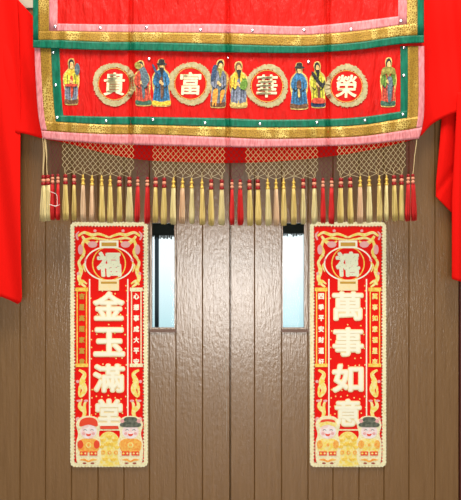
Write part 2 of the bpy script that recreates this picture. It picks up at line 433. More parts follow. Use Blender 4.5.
# outside, seen through the narrow windows
aw = empty('awning', (0, 0.5, 1.42), 'black fringed awning hanging outside, seen at the top of the two narrow door windows', 'awning')
bm = bmesh.new()
def yA(x, y): return 0.5
prism(bm, rect(128, 200, 225, 235.5), yA, 0.0, 0.004); prism(bm, rect(225, 200, 332, 233.5), yA, 0.0, 0.004)
x = 331.0
while x > 130:
    w = R.uniform(0.9, 2.0); b_ = 238.6 + R.uniform(-2.2, 1.2) - (2.4 if x > 225 else 0)
    prism(bm, [(x, 233), (x, b_ - .4), (x-w*.5, b_), (x-w, b_-.6), (x-w, 233)], yA, 0.001, 0.002)
    x -= w + .25
build('canvas', bm, M['awning'], aw)
bm = bmesh.new(); a, b = P(125, 200, .5), P(335, 200, .5); tube(bm, [a, b], 0.012, 10); build('rail', bm, M['post'], aw)
po = empty('metal_post', (P(157, 0, .55).x, 0.55, 0), 'thin dark blue post standing outside behind the left door window', 'post')
bm = bmesh.new(); a, b = P(154.9, 0, .55).x, P(158.8, 0, .55).x
box(bm, (a, .54, 0.01), (b, .56, 2.6)); build('shaft', bm, M['post'], po)
bm = bmesh.new(); box(bm, (a-.04, .50, 0.0), (b+.04, .60, 0.012)); build('base_plate', bm, M['post'], po)

# ---------------------------------------------------------------- red cloth draped behind the banner
def wob(px, py): return 0.0
rc = empty('red_cloth', P(230, 20, -0.03), 'long plain red cloth draped behind the embroidered banner with tails hanging at both sides', 'cloth')
sw_top = lerp_tab([(-30, -25), (16, -2), (18.5, 0), (33, 16), (60, 30), (400, 30), (415, 0), (424, -22), (490, -22)])
sw_bot = smooth_tab([(-30, 131), (20, 133), (43, 138.5), (70, 144), (100, 152), (140, 159.5), (180, 162), (230, 163), (290, 160.5), (340, 155), (375, 149), (400, 143), (420, 136.5), (430, 126), (438, 120.5), (452, 114), (461, 111), (490, 108)])
def swag(u, v):
    px = -30 + 520*u
    py = sw_top(px) + (sw_bot(px) - sw_top(px))*v
    y = -0.076 + 0.006*math.sin(v*9 + px*0.02) * min(1, max(0, 1 - v*.2))
    if px < 60:
        y += 0.006*math.sin((px*0.9 - py*0.16)*0.28)
    if px > 410:
        y += 0.008*math.sin((px - 0.10*py)*0.21 + 0.6)
        y -= 0.016*math.exp(-((px - (452 + py*.08))/5)**2) * (1 if py < 100 else .5)
    return px, py, y
bm = bmesh.new(); grid(bm, 260, 40, swag); build('swag', bm, M['cloth'], rc, True)
tl_edge = lerp_tab([(0, 17), (40, 19), (100, 20.5), (133, 20.4), (200, 20.2), (260, 21), (300, 22), (306, 18.5)])
def tailL(u, v):
    top = -25
    px0 = -30
    bot = 297 + max(0, (u*49 - 30 + 0))*0.42 if u < .97 else 303.5 - (u-.97)*60
    py = top + (bot - top)*v
    px = px0 + (tl_edge(py) - px0)*u
    y = -0.090 + 0.008*math.sin((px*0.9 - py*0.12)*0.24 + 1) + 0.006*math.sin(py*0.012)
    if py < 133: y = y*1.0
    return px, py, y
bm = bmesh.new(); grid(bm, 60, 80, tailL); build('tail', bm, M['cloth'], rc, True)
# right: an inner folded tail and an outer longer one
te = lerp_tab([(90, 446), (120, 441.5), (150, 439), (180, 436.2), (196, 435.8), (300, 435.8)])
def tailR1(u, v):
    px_b = 436 + 34*u
    bot = 196.5 + 17*min(1, u*34/16.5) + max(0, u*34-16.5)*0.6
    py = 95 + (bot - 95)*v
    px = te(py) + (470 - te(py))*u
    y = -0.042 - 0.012*math.sin(u*7.0 + v*1.2) - 0.012*u
    y += 0.007*math.exp(-(((px-448) + (py-178)*0.7)/4)**2)*(1 if py > 160 else 0)
    return px, py, y
bm = bmesh.new(); grid(bm, 40, 50, tailR1); build('tail', bm, M['cloth'], rc, True)
def tailR2(u, v):
    py = 92 + (279 + u*12 - 92)*v
    le = 456.5 - 4.6*min(1, max(0, (py - 110)/90))
    px = le + (492 - le)*u
    y = -0.088 - 0.012*math.sin(u*9) - 0.004*math.sin(py*.03)
    return px, py, y
bm = bmesh.new(); grid(bm, 30, 60, tailR2); build('tail', bm, M['cloth'], rc, True)

# ---------------------------------------------------------------- the banner
CREASE = [34, 131, 228, 328, 424]
def yb(px, py):
    x = min(max(px, 34.0), 424.0)
    for a, b in zip(CREASE, CREASE[1:]):
        if a <= x <= b: t = (x - a)/(b - a); break
    y = -0.122 - 0.013*math.sin(math.pi*t)**0.75
    y += 0.0024*math.sin(px*0.33 + py*0.03 + 0.8*math.sin(px*.11)) * (0.3 + 0.7*math.sin(px*0.061 + 1)**2)
    y += sum(0.020*math.exp(-((px - c)/1.5)**2) for c in CREASE[1:4])
    y -= 0.006*max(0, (py - 60)/90)
    return y
bn = empty('embroidered_banner', P(229, 0, -0.085), 'wide red satin banner with embroidered figures and a row of tassels, across the doors', 'banner')
xL = smooth_tab([(30, 34), (50, 34.5), (85, 36), (118, 38.7), (139, 43), (150, 44)])
xR = smooth_tab([(30, 424), (50, 424.3), (110, 424.2), (128, 422), (139, 418.5), (150, 418)])
# lower panel horizontal boundaries
g_top = smooth_tab([(34, 113.5), (60, 115.2), (105, 116.5), (150, 116.8), (228, 118.2), (262, 119.5), (330, 118.8), (365, 116.5), (400, 111.5), (424, 108)])
g_bot = smooth_tab([(34, 120), (60, 122), (105, 124.5), (150, 125), (228, 127), (262, 127.6), (330, 126.8), (365, 124.6), (400, 119), (424, 115)])
o_bot = smooth_tab([(34, 130), (60, 132), (105, 134.2), (150, 134.6), (228, 137.6), (262, 139), (330, 138), (365, 136), (400, 131), (424, 127)])
p_bot = smooth_tab([(34, 137), (43, 138.5), (60, 140.4), (105, 143.6), (150, 145.2), (228, 147), (262, 147.2), (330, 146), (365, 144.3), (400, 140.6), (419, 138.5), (424, 137)])
def lower(u, v):
    x = 34 + 390*u
    py = 42 + (p_bot(x) - 2 - 42)*v
    l, r = xL(py), xR(py); px = l + 1 + (r - l - 2)*u
    return px, py, yb(px, py)
bm = bmesh.new(); grid(bm, 340, 30, lower, 0.002); build('main_panel', bm, M['satin'], bn, True)
def hband(name, ft, fb, m, off, inset=(0, 0), nv=4):
    def f(u, v):
        x0 = 34 + 390*u; py = ft(x0) + (fb(x0) - ft(x0))*v
        l, r = xL(py) + inset[0], xR(py) - inset[1]
        px = l + (r - l)*u; py = ft(px) + (fb(px) - ft(px))*v
        return px, py, yb(px, py) - off
    bm = bmesh.new(); grid(bm, 340, nv, f, 0.0012); return build(name, bm, m, bn, True)
def vband(name, side, a, b, m, off, y0, ye):
    def f(u, v):
        ex = xL if side < 0 else xR
        q = ye(38 if side < 0 else 420); py = y0 + (q - y0)*v
        px = ex(py) + (a + (b-a)*u)*(1 if side < 0 else -1)
        return px, py, yb(px, py) - off
    bm = bmesh.new(); grid(bm, 6, 40, f, 0.0012); return build(name, bm, m, bn, True)
for s in (-1, 1):
    vband('green_border', s, 15.5, 25 if s < 0 else 24, M['green'], 0.0014, 46, g_bot)
    vband('gold_border', s, 5, 16.5, M['brocade'], 0.0030, 46, o_bot)
    vband('pink_border', s, 0, 5.8, M['pink'], 0.0044, 46, o_bot)
hband('green_border', g_top, g_bot, M['green'], 0.0022, (15.5, 15.5))
hband('gold_border', g_bot, o_bot, M['brocade'], 0.0032, (5, 5))
hband('pink_border', o_bot, p_bot, M['pink'], 0.0046)
# upper valance, in front
u_p = smooth_tab([(33, 23.5), (57, 23.6), (100, 24.3), (150, 24.3), (220, 24), (300, 26.4), (328, 24.5), (360, 21), (400, 16), (424, 13)])
u_g = smooth_tab([(33, 31), (57, 31), (100, 31.8), (150, 32.2), (220, 33), (300, 34.8), (328, 33.5), (360, 30.5), (400, 25), (424, 22)])
u_n = smooth_tab([(33, 40), (57, 40), (100, 41.8), (150, 42.2), (220, 44), (300, 46), (328, 44.8), (360, 42), (400, 36.3), (424, 35)])
u_b = smooth_tab([(33, 47.5), (57, 48.5), (100, 50), (150, 50.6), (220, 52.2), (300, 53), (328, 51.8), (360, 49.5), (400, 44), (424, 42.5)])
VO = 0.010
yv = lambda px, py: yb(px, py) - VO
def upper(u, v):
    px = 34 + 389*u; py = -30 + (u_b(px) - 1 + 30)*v
    return px, py, yv(px, py)
bm = bmesh.new(); grid(bm, 340, 20, upper, 0.002); build('valance', bm, M['satin'], bn, True)
def ub(name, x0, x1, ft, fb, m, off, n=340):
    def f(u, v):
        px = x0 + (x1-x0)*u; py = ft(px) + (fb(px) - ft(px))*v
        return px, py, yv(px, py) - off
    bm = bmesh.new(); grid(bm, n, 5, f, 0.0012); return build(name, bm, m, bn, True)
K_ = lambda c: (lambda x: c)
ub('green_border', 33, 39, K_(-30), u_n, M['green'], 0.0016, 6); ub('green_border', 417, 424, K_(-30), u_n, M['green'], 0.0016, 6)
ub('gold_border', 38.3, 49.5, K_(-30), u_n, M['brocade'], 0.0030, 8); ub('gold_border', 406.5, 417.5, K_(-30), u_n, M['brocade'], 0.0030, 8)
ub('pink_border', 49, 57.5, K_(-30), u_g, M['pink'], 0.0044, 8); ub('pink_border', 398.3, 407, K_(-30), u_g, M['pink'], 0.0044, 8)
ub('pink_border', 57, 399, u_p, u_g, M['pink'], 0.0046); ub('gold_border', 38.3, 417.5, u_g, u_n, M['brocade'], 0.0060)
ub('green_border', 33, 424, u_n, u_b, M['green'], 0.0062)

# mirror sequins
def sequin(px, py, base, off):
    bm = bmesh.new(); c = P(px, py, base(px, py) - off); r = 0.0060
    prof = [(r, 0), (r, .001), (r*.7, .0022), (0.0005, .003)]
    n = 14; rows = [[bm.verts.new((c.x+q*math.cos(2*math.pi*k/n), c.y - h, c.z+q*math.sin(2*math.pi*k/n))) for k in range(n)] for q, h in prof]
    for a, b in zip(rows, rows[1:]):
        for k in range(n): bm.faces.new((a[k], a[(k+1) % n], b[(k+1) % n], b[k]))
    bm.faces.new(rows[0]); bm.faces.new(rows[-1]); build('mirror_sequin', bm, M['mirror'], bn, True)
for p in ((55, 26.5), (100, 28), (146.5, 27.5), (200.5, 30), (252.5, 30.5), (304, 30), (351, 29.3), (401, 21)): sequin(*p, yv, 0.0062)
for p in ((53, 52.5), (55.5, 85), (57, 117.5), (149, 59), (228, 57.5), (308.5, 62), (404, 47.5), (404, 75.5), (403, 114.5),
          (106, 121), (153, 119.7), (205, 123), (260, 124), (317, 122.5), (365, 120.5)): sequin(*p, yb, 0.0034)

# four roundels with written characters
def roundel(cx, cy, ch, rx=16.8, ry=16.8, seed=0):
    rr = random.Random(seed)
    bm = bmesh.new()
    prism(bm, ell(cx, cy, rx, ry, 48), yb, 0.0012, 0.0008)
    d = build('roundel', bm, M['satin'], bn)
    bm = bmesh.new(); outer, inner = [], []
    for i in range(120):
        a = 2*math.pi*i/120; ro = 1.26 + .05*math.sin(a*3 + seed) + rr.uniform(-.03, .05); ri = 1.0 + rr.uniform(-.03, .03)
        outer.append((cx + rx*ro*math.cos(a), cy + ry*ro*math.sin(a))); inner.append((cx + rx*ri*math.cos(a), cy + ry*ri*math.sin(a)))
    ring(bm, outer, inner, yb, 0.0024, 0.0012)
    for i in range(520):                                       # loose fibres of the brushed trim
        a = rr.uniform(0, 2*math.pi); r0 = rr.uniform(.94, 1.2); r1 = r0 + rr.uniform(.05, .13); da = rr.uniform(-.03, .03)
        w = 0.35
        p0 = (cx + rx*r0*math.cos(a), cy + ry*r0*math.sin(a)); p1 = (cx + rx*r1*math.cos(a+da), cy + ry*r1*math.sin(a+da))
        nx, ny = -math.sin(a)*w, math.cos(a)*w
        prism(bm, [(p0[0]-nx, p0[1]-ny), (p0[0]+nx, p0[1]+ny), (p1[0]+nx*.3, p1[1]+ny*.3), (p1[0]-nx*.3, p1[1]-ny*.3)], yb, 0.0034 + rr.uniform(0, .0003), 0.0003)
    build('brushed_trim', bm, M['fuzz'], d)
    bm = bmesh.new(); ring(bm, ell(cx, cy, rx*.955, ry*.955, 64), ell(cx, cy, rx*.92, ry*.92, 64), yb, 0.0026, 0.0006); build('gold_circle', bm, M['goldline'], d)
    bm = bmesh.new(); glyph(bm, ch, cx-10.5, cy-11.5, cx+10.5, cy+11.5, yb, 0.0026, 0.5, 0.0012, slant=0.05); build('character', bm, M['silver_char'], d)
for i, (cx, cy, ch) in enumerate(((114.3, 84, '貴'), (190.5, 83.5, '富'), (267, 86, '華'), (346.5, 86.3, '榮'))): roundel(cx, cy, ch, seed=i+3)

# eight embroidered robed figures
def figure(x0, y0, x1, y1, layers, flip=False, taper=1.0, lean=0.0):
    """layers: (name, material, [outline in 0..100 box])"""
    def T(p):
        u = p[0]/100 + lean*(0.5 - p[1]/100); w = 1 - (1-taper)*max(0, p[1]/100 - .5)*2; u = .5 + (u-.5)*w; u = 1-u if flip else u
        return (x0 + u*(x1-x0), y0 + p[1]/100*(y1-y0))
    f = None
    for k, (nm, m, shapes) in enumerate(layers):
        bm = bmesh.new()
        for s in shapes:
            s = [T(p) for p in (s if nm == 'fold_line' else spline(s, 4))]
            prism(bm, s, yb, 0.0012 + 0.0006*k, 0.0010)
        o = build(nm, bm, M[m], bn if f is None else f)
        if f is None: f = o
def el(cx, cy, rx, ry): return ell(cx, cy, rx, ry, 10)
def robed(robe, hem, sleeve, sash, hair, beard, extra=(), hat=None, skin='em_skin', outline='em_tan', legs=None):
    out = [[(38, 0), (62, -1), (70, 8), (68, 20), (86, 27), (97, 38), (97, 56), (92, 72), (99, 96), (80, 101), (22, 101), (4, 97), (10, 72), (3, 54), (5, 36), (18, 27), (33, 20), (30, 8)]]
    L = [('embroidered_figure', outline, out),
         ('robe', robe, [[(34, 23), (66, 23), (82, 36), (86, 60), (93, 94), (50, 97), (8, 94), (15, 62), (18, 36)]])]
    if legs: L.append(('trousers', legs, [[(18, 58), (84, 58), (88, 93), (56, 94), (50, 78), (44, 94), (12, 93)]]))
    L += [('hem', hem, [[(9, 88), (50, 91), (92, 88), (95, 97), (50, 99), (6, 97)]]),
          ('sleeve', sleeve, [[(20, 30), (34, 34), (44, 50), (36, 60), (16, 56), (7, 46)], [(80, 30), (66, 34), (54, 50), (64, 60), (86, 56), (93, 46)]]),
          ('sash', sash, [[(44, 40), (58, 38), (62, 70), (56, 84), (48, 82), (46, 60)]]),
          ('fold_line', 'em_black', [stroke(q, 3.2, 1.6, n=2) for q in ([(30, 34), (26, 60), (20, 88)], [(70, 34), (76, 60), (80, 88)], [(42, 62), (38, 78), (40, 92)], [(62, 60), (64, 76), (60, 92)], [(18, 56), (34, 61), (45, 50)], [(82, 56), (66, 61), (55, 50)])]),
          ('hair', hair, [el(50, 11, 15.5, 10.5)]),
          ('face', skin, [el(52, 14.5, 10.5, 8.3)]),
          ('hand', skin, [el(46, 48, 7, 4), el(56, 52, 6, 3.5)])]
    if beard: L.append(('beard', beard, [[(42, 18), (62, 18), (60, 28), (54, 38), (46, 28)]]))
    if hat: L.append(('hat', hat, [[(24, 9), (36, 7), (40, 0), (64, 0), (68, 7), (82, 10), (68, 12), (36, 12)]]))
    L += list(extra)
    return L
figure(62.5, 59, 80, 104.5, robed('em_yellow', 'em_brown', 'em_lime', 'em_rust', 'em_black', None,
       [('fan', 'em_slate', [el(84, 22, 15, 13)]), ('belt', 'em_rust', [[(20, 55), (80, 55), (80, 60), (20, 60)]])], legs='em_greyblue'), taper=.8)
figure(133, 61, 151, 105.5, robed('em_rust', 'em_darkgreen', 'em_rust', 'em_slate', 'em_black', 'em_slate',
       [('shawl', 'em_slate', [[(52, 16), (74, 16), (92, 40), (80, 52), (60, 60), (46, 40)]]), ('cap', 'em_olive', [el(34, 10, 18, 8)])]), lean=-.18, taper=.95)
figure(151.5, 59.5, 171, 106, robed('em_blue', 'em_yellow', 'em_blue', 'em_brown', 'em_black', 'em_black',
       [('sword', 'em_darkblue', [[(4, 14), (12, 12), (40, 36), (34, 42)]])], hat='em_black'), flip=False)
figure(209, 60, 229, 107.5, robed('em_greyblue', 'em_brown', 'em_greyblue', 'em_slate', 'em_black', 'em_olive',
       [('apron', 'em_orange', [[(20, 66), (46, 62), (40, 96), (28, 90), (18, 98)], [(62, 66), (84, 64), (76, 82), (64, 92)]]), ('shoulder_cape', 'em_darkblue', [[(14, 14), (34, 12), (30, 34), (8, 44)]])]), lean=.16, taper=.8)
figure(228.5, 62, 248.5, 107.5, robed('em_yellow', 'em_tan', 'em_yellow', 'em_greyblue', 'em_brown', 'em_black',
       [('leaf_fan', 'em_grass', [[(58, 48), (82, 34), (96, 48), (84, 60), (60, 58)]])], legs='em_greyblue'), taper=.9)
figure(289.5, 63, 308.5, 109, robed('em_blue', 'em_brown', 'em_blue', 'em_darkblue', 'em_black', None,
       [('breast_badge', 'em_brown', [[(40, 40), (60, 40), (60, 54), (40, 54)]]), ('tablet', 'em_tan', [[(44, 58), (52, 58), (56, 72), (46, 74)]])], hat='em_black'))
figure(309, 62, 326.5, 107.5, robed('em_lime', 'em_darkblue', 'em_lime', 'em_brown', 'em_black', 'em_black',
       [('shoulder_sash', 'em_black', [[(16, 24), (28, 22), (74, 46), (88, 40), (92, 50), (70, 56), (30, 36)]]), ('under_hem', 'em_rust', [[(20, 80), (84, 80), (90, 90), (12, 90)]])]), lean=-.08, taper=.85)
figure(379.5, 58, 397, 106.5, robed('em_rust', 'em_darkgreen', 'em_grass', 'em_slate', 'em_black', None,
       [('collar', 'em_olive', [[(20, 20), (80, 20), (90, 34), (60, 32), (50, 40), (38, 32), (10, 36)]]), ('inner_robe', 'em_slate', [[(48, 40), (74, 44), (70, 88), (50, 88), (58, 64)]])]), taper=.88, lean=.05)

# ---------------------------------------------------------------- netting and tassels
TY = -0.134
def ynet(x): return TY
tx = [(43.6,'p',1),(48,'p',1),(52.6,'r',2),(58,'r',2),(65.4,'g',1),(74,'g',1),(83,'k',0),(92,'k',0),(101.6,'g',0),(110.2,'g',0),(119.4,'g',1),(129.4,'p',1),
      (137.8,'r',2),(147.4,'r',2),(155.6,'g',1),(164.2,'g',1),(173.5,'p',0),(182.6,'k',0),(191.6,'p',0),(202,'g',0),(211.2,'g',1),(221.8,'p',1),
      (232,'r',2),(240.2,'r',2),(249.4,'g',1),(257.8,'g',1),(267.6,'p',0),(276,'k',0),(283.6,'g',0),(293.6,'g',0),(303.2,'p',1),(314.2,'p',1),
      (323,'r',2),(331.6,'r',2),(341,'g',1),(350.2,'g',1),(360.2,'k',0),(369.2,'p',0),(379.2,'g',0),(386.6,'p',0),(394,'g',1),(401.6,'g',1),(408.2,'r',2),(412.8,'r',2)]
head = smooth_tab([(43, 175.5), (60, 174.5), (100, 176.5), (150, 177.5), (230, 180), (300, 179), (345, 178), (385, 176), (413, 174.5)])
def net(xs, xa, xb, m, rows=11):
    """diamond lattice from the banner hem down to the tassel heads"""
    bm = bmesh.new(); n = int(len(xs)*3.5)
    def node(i, r):
        t = i/n
        px = xa + (xb - xa)*t
        ytop = p_bot(px) - 1.0
        tt = r/rows
        j = min(len(xs)-1, max(0, int(t*len(xs)))); tgt = xs[j]
        pull = [0]*(rows-3) + [0.0, 0.3, 0.7, 1.0]
        px = px*(1-pull[r]) + tgt*pull[r]
        py = ytop + (head(px) - ytop)*tt
        return P(px, py, TY + 0.004*math.sin(px*.4))
    def lim(i): return min(max(i, 0), n)
    for i in range(0, n+1):
        for r in range(rows):
            if (i + r) % 2: continue
            for d in (-1, 1):
                if 0 <= i+d <= n:
                    a, b = node(i, r), node(i+d, r+1)
                    if (a-b).length > 1e-5: tube(bm, [a, b], 0.00075, 4)
    return build('netting', bm, m, bn)
X = [t[0] for t in tx]
for a, b, xa, xb in ((4, 12, 62, 134), (14, 22, 152.5, 225), (24, 32, 245.5, 318), (34, 42, 337, 405.5)):
    # twice as many lattice columns as tassels
    net(X[a:b], xa, xb, M['net'])
for a, b, xa, xb in ((2, 4, 49.5, 61.5), (12, 14, 134.5, 151.5), (22, 24, 226, 244.5), (32, 34, 319, 336), (42, 44, 406, 415)):
    net(X[a:b], xa, xb, M['netred'])
bm = bmesh.new()
for a, b in ((42.5, 43.6), (44, 48), (44.5, 43.8), (45.2, 47.6)):
    q = [P(a + (b-a)*t + 0.6*math.sin(t*5), 137 + (175.5-137)*t, TY) for t in [i/6 for i in range(7)]]
    tube(bm, q, 0.0013, 4)
build('hanging_cord', bm, M['net'], bn)
bm = bmesh.new()
tube(bm, [P(a, b, TY) for a, b in ((417, 139), (416, 147), (414.6, 156), (414, 165), (412.8, 175))], 0.0014, 4)
build('hanging_cord', bm, M['net'], bn)

def make_tassel(kind, cap, seed):
    """hangs from its origin; skirt of loose threads with beads at the head"""
    rr = random.Random(seed); k = K*0.97
    bm = bmesh.new(); z0, z1 = -9.5*k, -45*k
    for i in range(58):
        a = rr.uniform(0, 2*math.pi); q = math.sqrt(rr.uniform(0.02, 1)); r0 = 1.7*k*q; r1 = rr.uniform(2.3, 3.2)*k*q
        e = z1 + rr.uniform(-.6, 1.4)*k; ph = rr.uniform(0, 6)
        pts = []
        for s in range(6):
            t = s/5; r_ = r0 + (r1-r0)*min(1, t*1.6); 
            pts.append(Vector((r_*math.cos(a) + .25*k*math.sin(ph+t*4)*t, r_*math.sin(a)*.8, z0 + (e - z0)*t)))
        tube(bm, pts, [.48*k]*5 + [.28*k], 3)
    lathe(bm, [(1.5*k, z0+.5*k), (1.6*k, z0), (1.7*k, z0-20*k), (1.2*k, z0-34*k)], 10)
    sk = {'g': 't_gold', 'p': 't_pale', 'k': 't_pink', 'r': 't_red'}[kind]
    o = build('tassel', bm, M[sk], None, True)
    def bead(nm, r, za, zb, m, dx=0):
        b_ = bmesh.new(); h = (za - zb)/2; c = (za + zb)/2
        lathe(b_, [(r*.55, h), (r*.9, h*.6), (r, 0), (r*.9, -h*.6), (r*.55, -h)], 12, (0, 0, c*1.0))
        return build(nm, b_, M[m], o, True)
    if cap == 1:
        bead('bead', 2.2*k, .4*k, -3.4*k, 'b_red'); bead('bead', 2.15*k, -3.2*k, -6.6*k, 'b_salmon'); bead('bead', 2.4*k, -6.4*k, -10.2*k, 'b_red')
    elif cap == 0:
        bead('bead', 1.0*k, 1.0*k, -2.6*k, 'b_gold'); bead('bead', 1.9*k, -2.2*k, -5.2*k, 'b_gold'); bead('bead', 1.5*k, -5*k, -7.0*k, 'b_gold'); bead('bead', 2.1*k, -6.6*k, -10*k, 'b_gold')
    else:
        bead('bead', 1.7*k, .6*k, -2.4*k, 'b_red'); bead('bead', 1.8*k, -2.2*k, -5.0*k, 'b_salmon'); bead('bead', 1.9*k, -5.6*k, -8.6*k, 'b_salmon'); bead('bead', 1.8*k, -8.2*k, -10.4*k, 'b_red')
    return o
protos = {}
for i, (x, kd, cp) in enumerate(tx):
    loc = P(x, head(x), TY) - Vector(bn.location)
    if (kd, cp) not in protos:
        o = make_tassel(kd, cp, 11 + i); o.parent = bn; protos[(kd, cp)] = o
    else:
        src = protos[(kd, cp)]; o = src.copy(); C.objects.link(o); o.parent = bn
        for ch in list(src.children):
            c = ch.copy(); C.objects.link(c); c.parent = o
    o.location = loc; o.rotation_euler = (0, R.uniform(-.02, .02), R.uniform(0, 6.28)); o.scale = (R.uniform(.94, 1.08),)*2 + (R.uniform(.975, 1.01),)
bm = bmesh.new()
tube(bm, [P(a, b, TY - 0.018) for a, b in spline([(50, 191.5), (55, 193.5), (57, 196), (56.8, 206), (52, 205), (49, 204.5), (56, 205.8), (60, 204.5)], 5, False)], 0.0009, 4)
build('loose_thread', bm, M['white_thread'], bn)

# ---------------------------------------------------------------- the two hanging couplet scrolls
def couplet(dx, sx, lantern_ch, big, left7, right7, hat_l, label, x_shift_bottom=0.0):
    ox = 109.0
    X_ = lambda x: ox + dx + (x - ox)*sx
    Tm = lambda pts: [(X_(x), y) for x, y in pts]
    flat = lambda px, py: -0.0065
    root = empty('couplet_scroll', P(X_(ox), 222, -0.004), label, 'scroll', 'couplet scrolls on the doors')
    def rr_path(x0, y0, x1, y1, r, step=0.45, amp=0.0, per=3.1):
        raw = []
        def line(a, b):
            L = math.hypot(b[0]-a[0], b[1]-a[1]); n = max(2, int(L/step))
            for i in range(n): raw.append((a[0]+(b[0]-a[0])*i/n, a[1]+(b[1]-a[1])*i/n))
        def arc(cx, cy, a0):
            for i in range(10): a = a0 + math.pi/2*i/10; raw.append((cx+r*math.cos(a), cy+r*math.sin(a)))
        line((x0+r, y0), (x1-r, y0)); arc(x1-r, y0+r, -math.pi/2); line((x1, y0+r), (x1, y1-r)); arc(x1-r, y1-r, 0)
        line((x1-r, y1), (x0+r, y1)); arc(x0+r, y1-r, math.pi/2); line((x0, y1-r), (x0, y0+r)); arc(x0+r, y0+r, math.pi)
        return raw
    base = rr_path(70.3, 222, 147.8, 467, 5)
    n = len(base); cx, cy = 109, 344.5
    # offset path along normals
    def offs(d, amp, per, ph=0.0):
        out = []; s = 0
        for i, p in enumerate(base):
            a, b = base[i-1], base[(i+1) % n]; h = math.hypot(b[0]-a[0], b[1]-a[1]) or 1
            s += math.hypot(p[0]-a[0], p[1]-a[1]); nx, ny = (b[1]-a[1])/h, -(b[0]-a[0])/h
            w = d + amp*math.sin(2*math.pi*s/per + ph)
            out.append((p[0]+nx*w, p[1]+ny*w))
        return out
    bm = bmesh.new(); prism(bm, Tm(offs(-1.0, 0, 3)), lambda a, b: -0.002, 0, 0.0042); build('backing_panel', bm, M['p_red'], root)
    bm = bmesh.new(); ring(bm, Tm(offs(0, .35, 3.2)), Tm(offs(-4.3, .75, 3.2, 1.0)), lambda a, b: -0.0014, 0, 0.0066); build('scalloped_border', bm, M['p_cream'], root)
    bm = bmesh.new(); s = 0; last = 0; q = offs(-4.6, 0, 3)
    for i, p in enumerate(q):
        s += math.hypot(p[0]-q[i-1][0], p[1]-q[i-1][1]) if i else 0
        if s - last > 3.2:
            last = s; prism(bm, Tm(ell(p[0], p[1], .8, .8, 8)), flat, 0.0014, 0.0006)
    build('edge_dots', bm, M['p_maroon'], root)
    # centre lines
    for x in (89.6, 127.8):
        bm = bmesh.new(); prism(bm, Tm(rect(x-.65, 279, x+.65, 424)), flat, 0, 0.0012); build('centre_border', bm, M['p_white'], root)
    rq = random.Random(5)
    for y in [284 + 8.1*i for i in range(17)]:
        for x in (91.6, 96.5, 102.5, 109, 115.5, 121.5, 126):
            if rq.random() < .62:
                bm = bmesh.new(); prism(bm, Tm(ell(x + rq.uniform(-1, 1), y + rq.uniform(-2, 2), .75, .75, 8)), flat, 0, 0.0010); build('gold_dot', bm, M['p_yellow'], root)
    # lantern
    bm = bmesh.new(); prism(bm, Tm(ell(109, 263.6, 24.6, 17.6, 48)), flat, 0, 0.0016)
    lan = build('lantern', bm, M['p_white'], root)
    bm = bmesh.new(); prism(bm, Tm(ell(109, 263.6, 23.1, 16.2, 48)), flat, 0.0016, 0.0008); build('lantern_body', bm, M['p_red'], lan)
    bm = bmesh.new()
    ring(bm, Tm(ell(109, 263.6, 17, 17.2, 48)), Tm(ell(109, 263.6, 15.8, 16.2, 48)), flat, 0.0024, 0.0006)
    build('lantern_rib', bm, M['p_gold'], lan)
    bm = bmesh.new(); prism(bm, Tm(rect(99.5, 240.5, 118.5, 248.2)), flat, 0.0022, 0.0014); cp = build('lantern_cap', bm, M['p_white'], lan)
    bm = bmesh.new(); prism(bm, Tm(rect(98.6, 279.6, 119, 290.6)), flat, 0.0022, 0.0014); build('lantern_base', bm, M['p_halo'], lan)
    for q in ((101.5, 242.5, 116.5, 246.2), (101, 281.6, 116.8, 283.8)):
        bm = bmesh.new(); prism(bm, Tm(rect(*q)), flat, 0.0036, 0.0005); build('lantern_band', bm, M['p_dim'], lan)
    bm = bmesh.new(); a, b = X_(96.4), X_(121.2); glyph(bm, lantern_ch, a, 251.5, b, 277, flat, 0.0030, 1.15, 0.0014, slant=-0.06)
    build('character', bm, M['p_glit'], lan)
    # clouds and dragons round the lantern, mirrored
    def mir(sh): return sh + [[(218 - x, y) for x, y in s][::-1] for s in sh]
    def sp(name, sh, m, off=0.0, th=0.0012):
        for i, s in enumerate(mir(sh)): shape_part(name, [Tm(s)], m, root, flat, off + 0.00013*i, th)
    sp('cloud_scroll', [stroke([(78, 236), (84, 232.5), (92, 235), (99, 234), (108.8, 237.5)], 2.0, 2.0, 3.4), stroke([(84, 240), (92, 238), (100, 239), (108.8, 240)], 1.5, 1.2, 2.6),
                        stroke([(82, 236), (86, 241), (92, 244), (98, 241)], 2.2, 1.4, 4.2),
                        stroke([(84, 240), (82, 247), (84, 253), (80, 258)], 2.4, 1.2, 4)], M['p_yellow'])
    sp('cloud_scroll', [ell(92.5, 244.5, 4.8, 3.2, 16), ell(80.5, 249.5, 2.6, 5.0, 16), stroke([(78, 240), (76.5, 235), (79, 231.5)], 1.6, .8, 2.2)], M['p_pink'], 0.0010, 0.0008)
    sp('cloud_scroll', [stroke([(84.5, 255), (79, 262), (81, 270), (79, 278), (82, 284), (86, 287)], 1.6, 1.6, 4.6), stroke([(79, 285), (82, 281), (87, 284)], 1.6, 1.2, 3),
                        stroke([(86, 262), (83.5, 266), (85.5, 272)], 1.0, .8, 2.2)], M['p_yellow'])
    sp('cloud_scroll', [ell(78.2, 273.5, 1.5, 1.5, 12), ell(95, 230.8, 1.6, 1.4, 12), ell(86, 260, 1.5, 1.4, 12)], M['p_pink'], 0.0012, 0.0006)
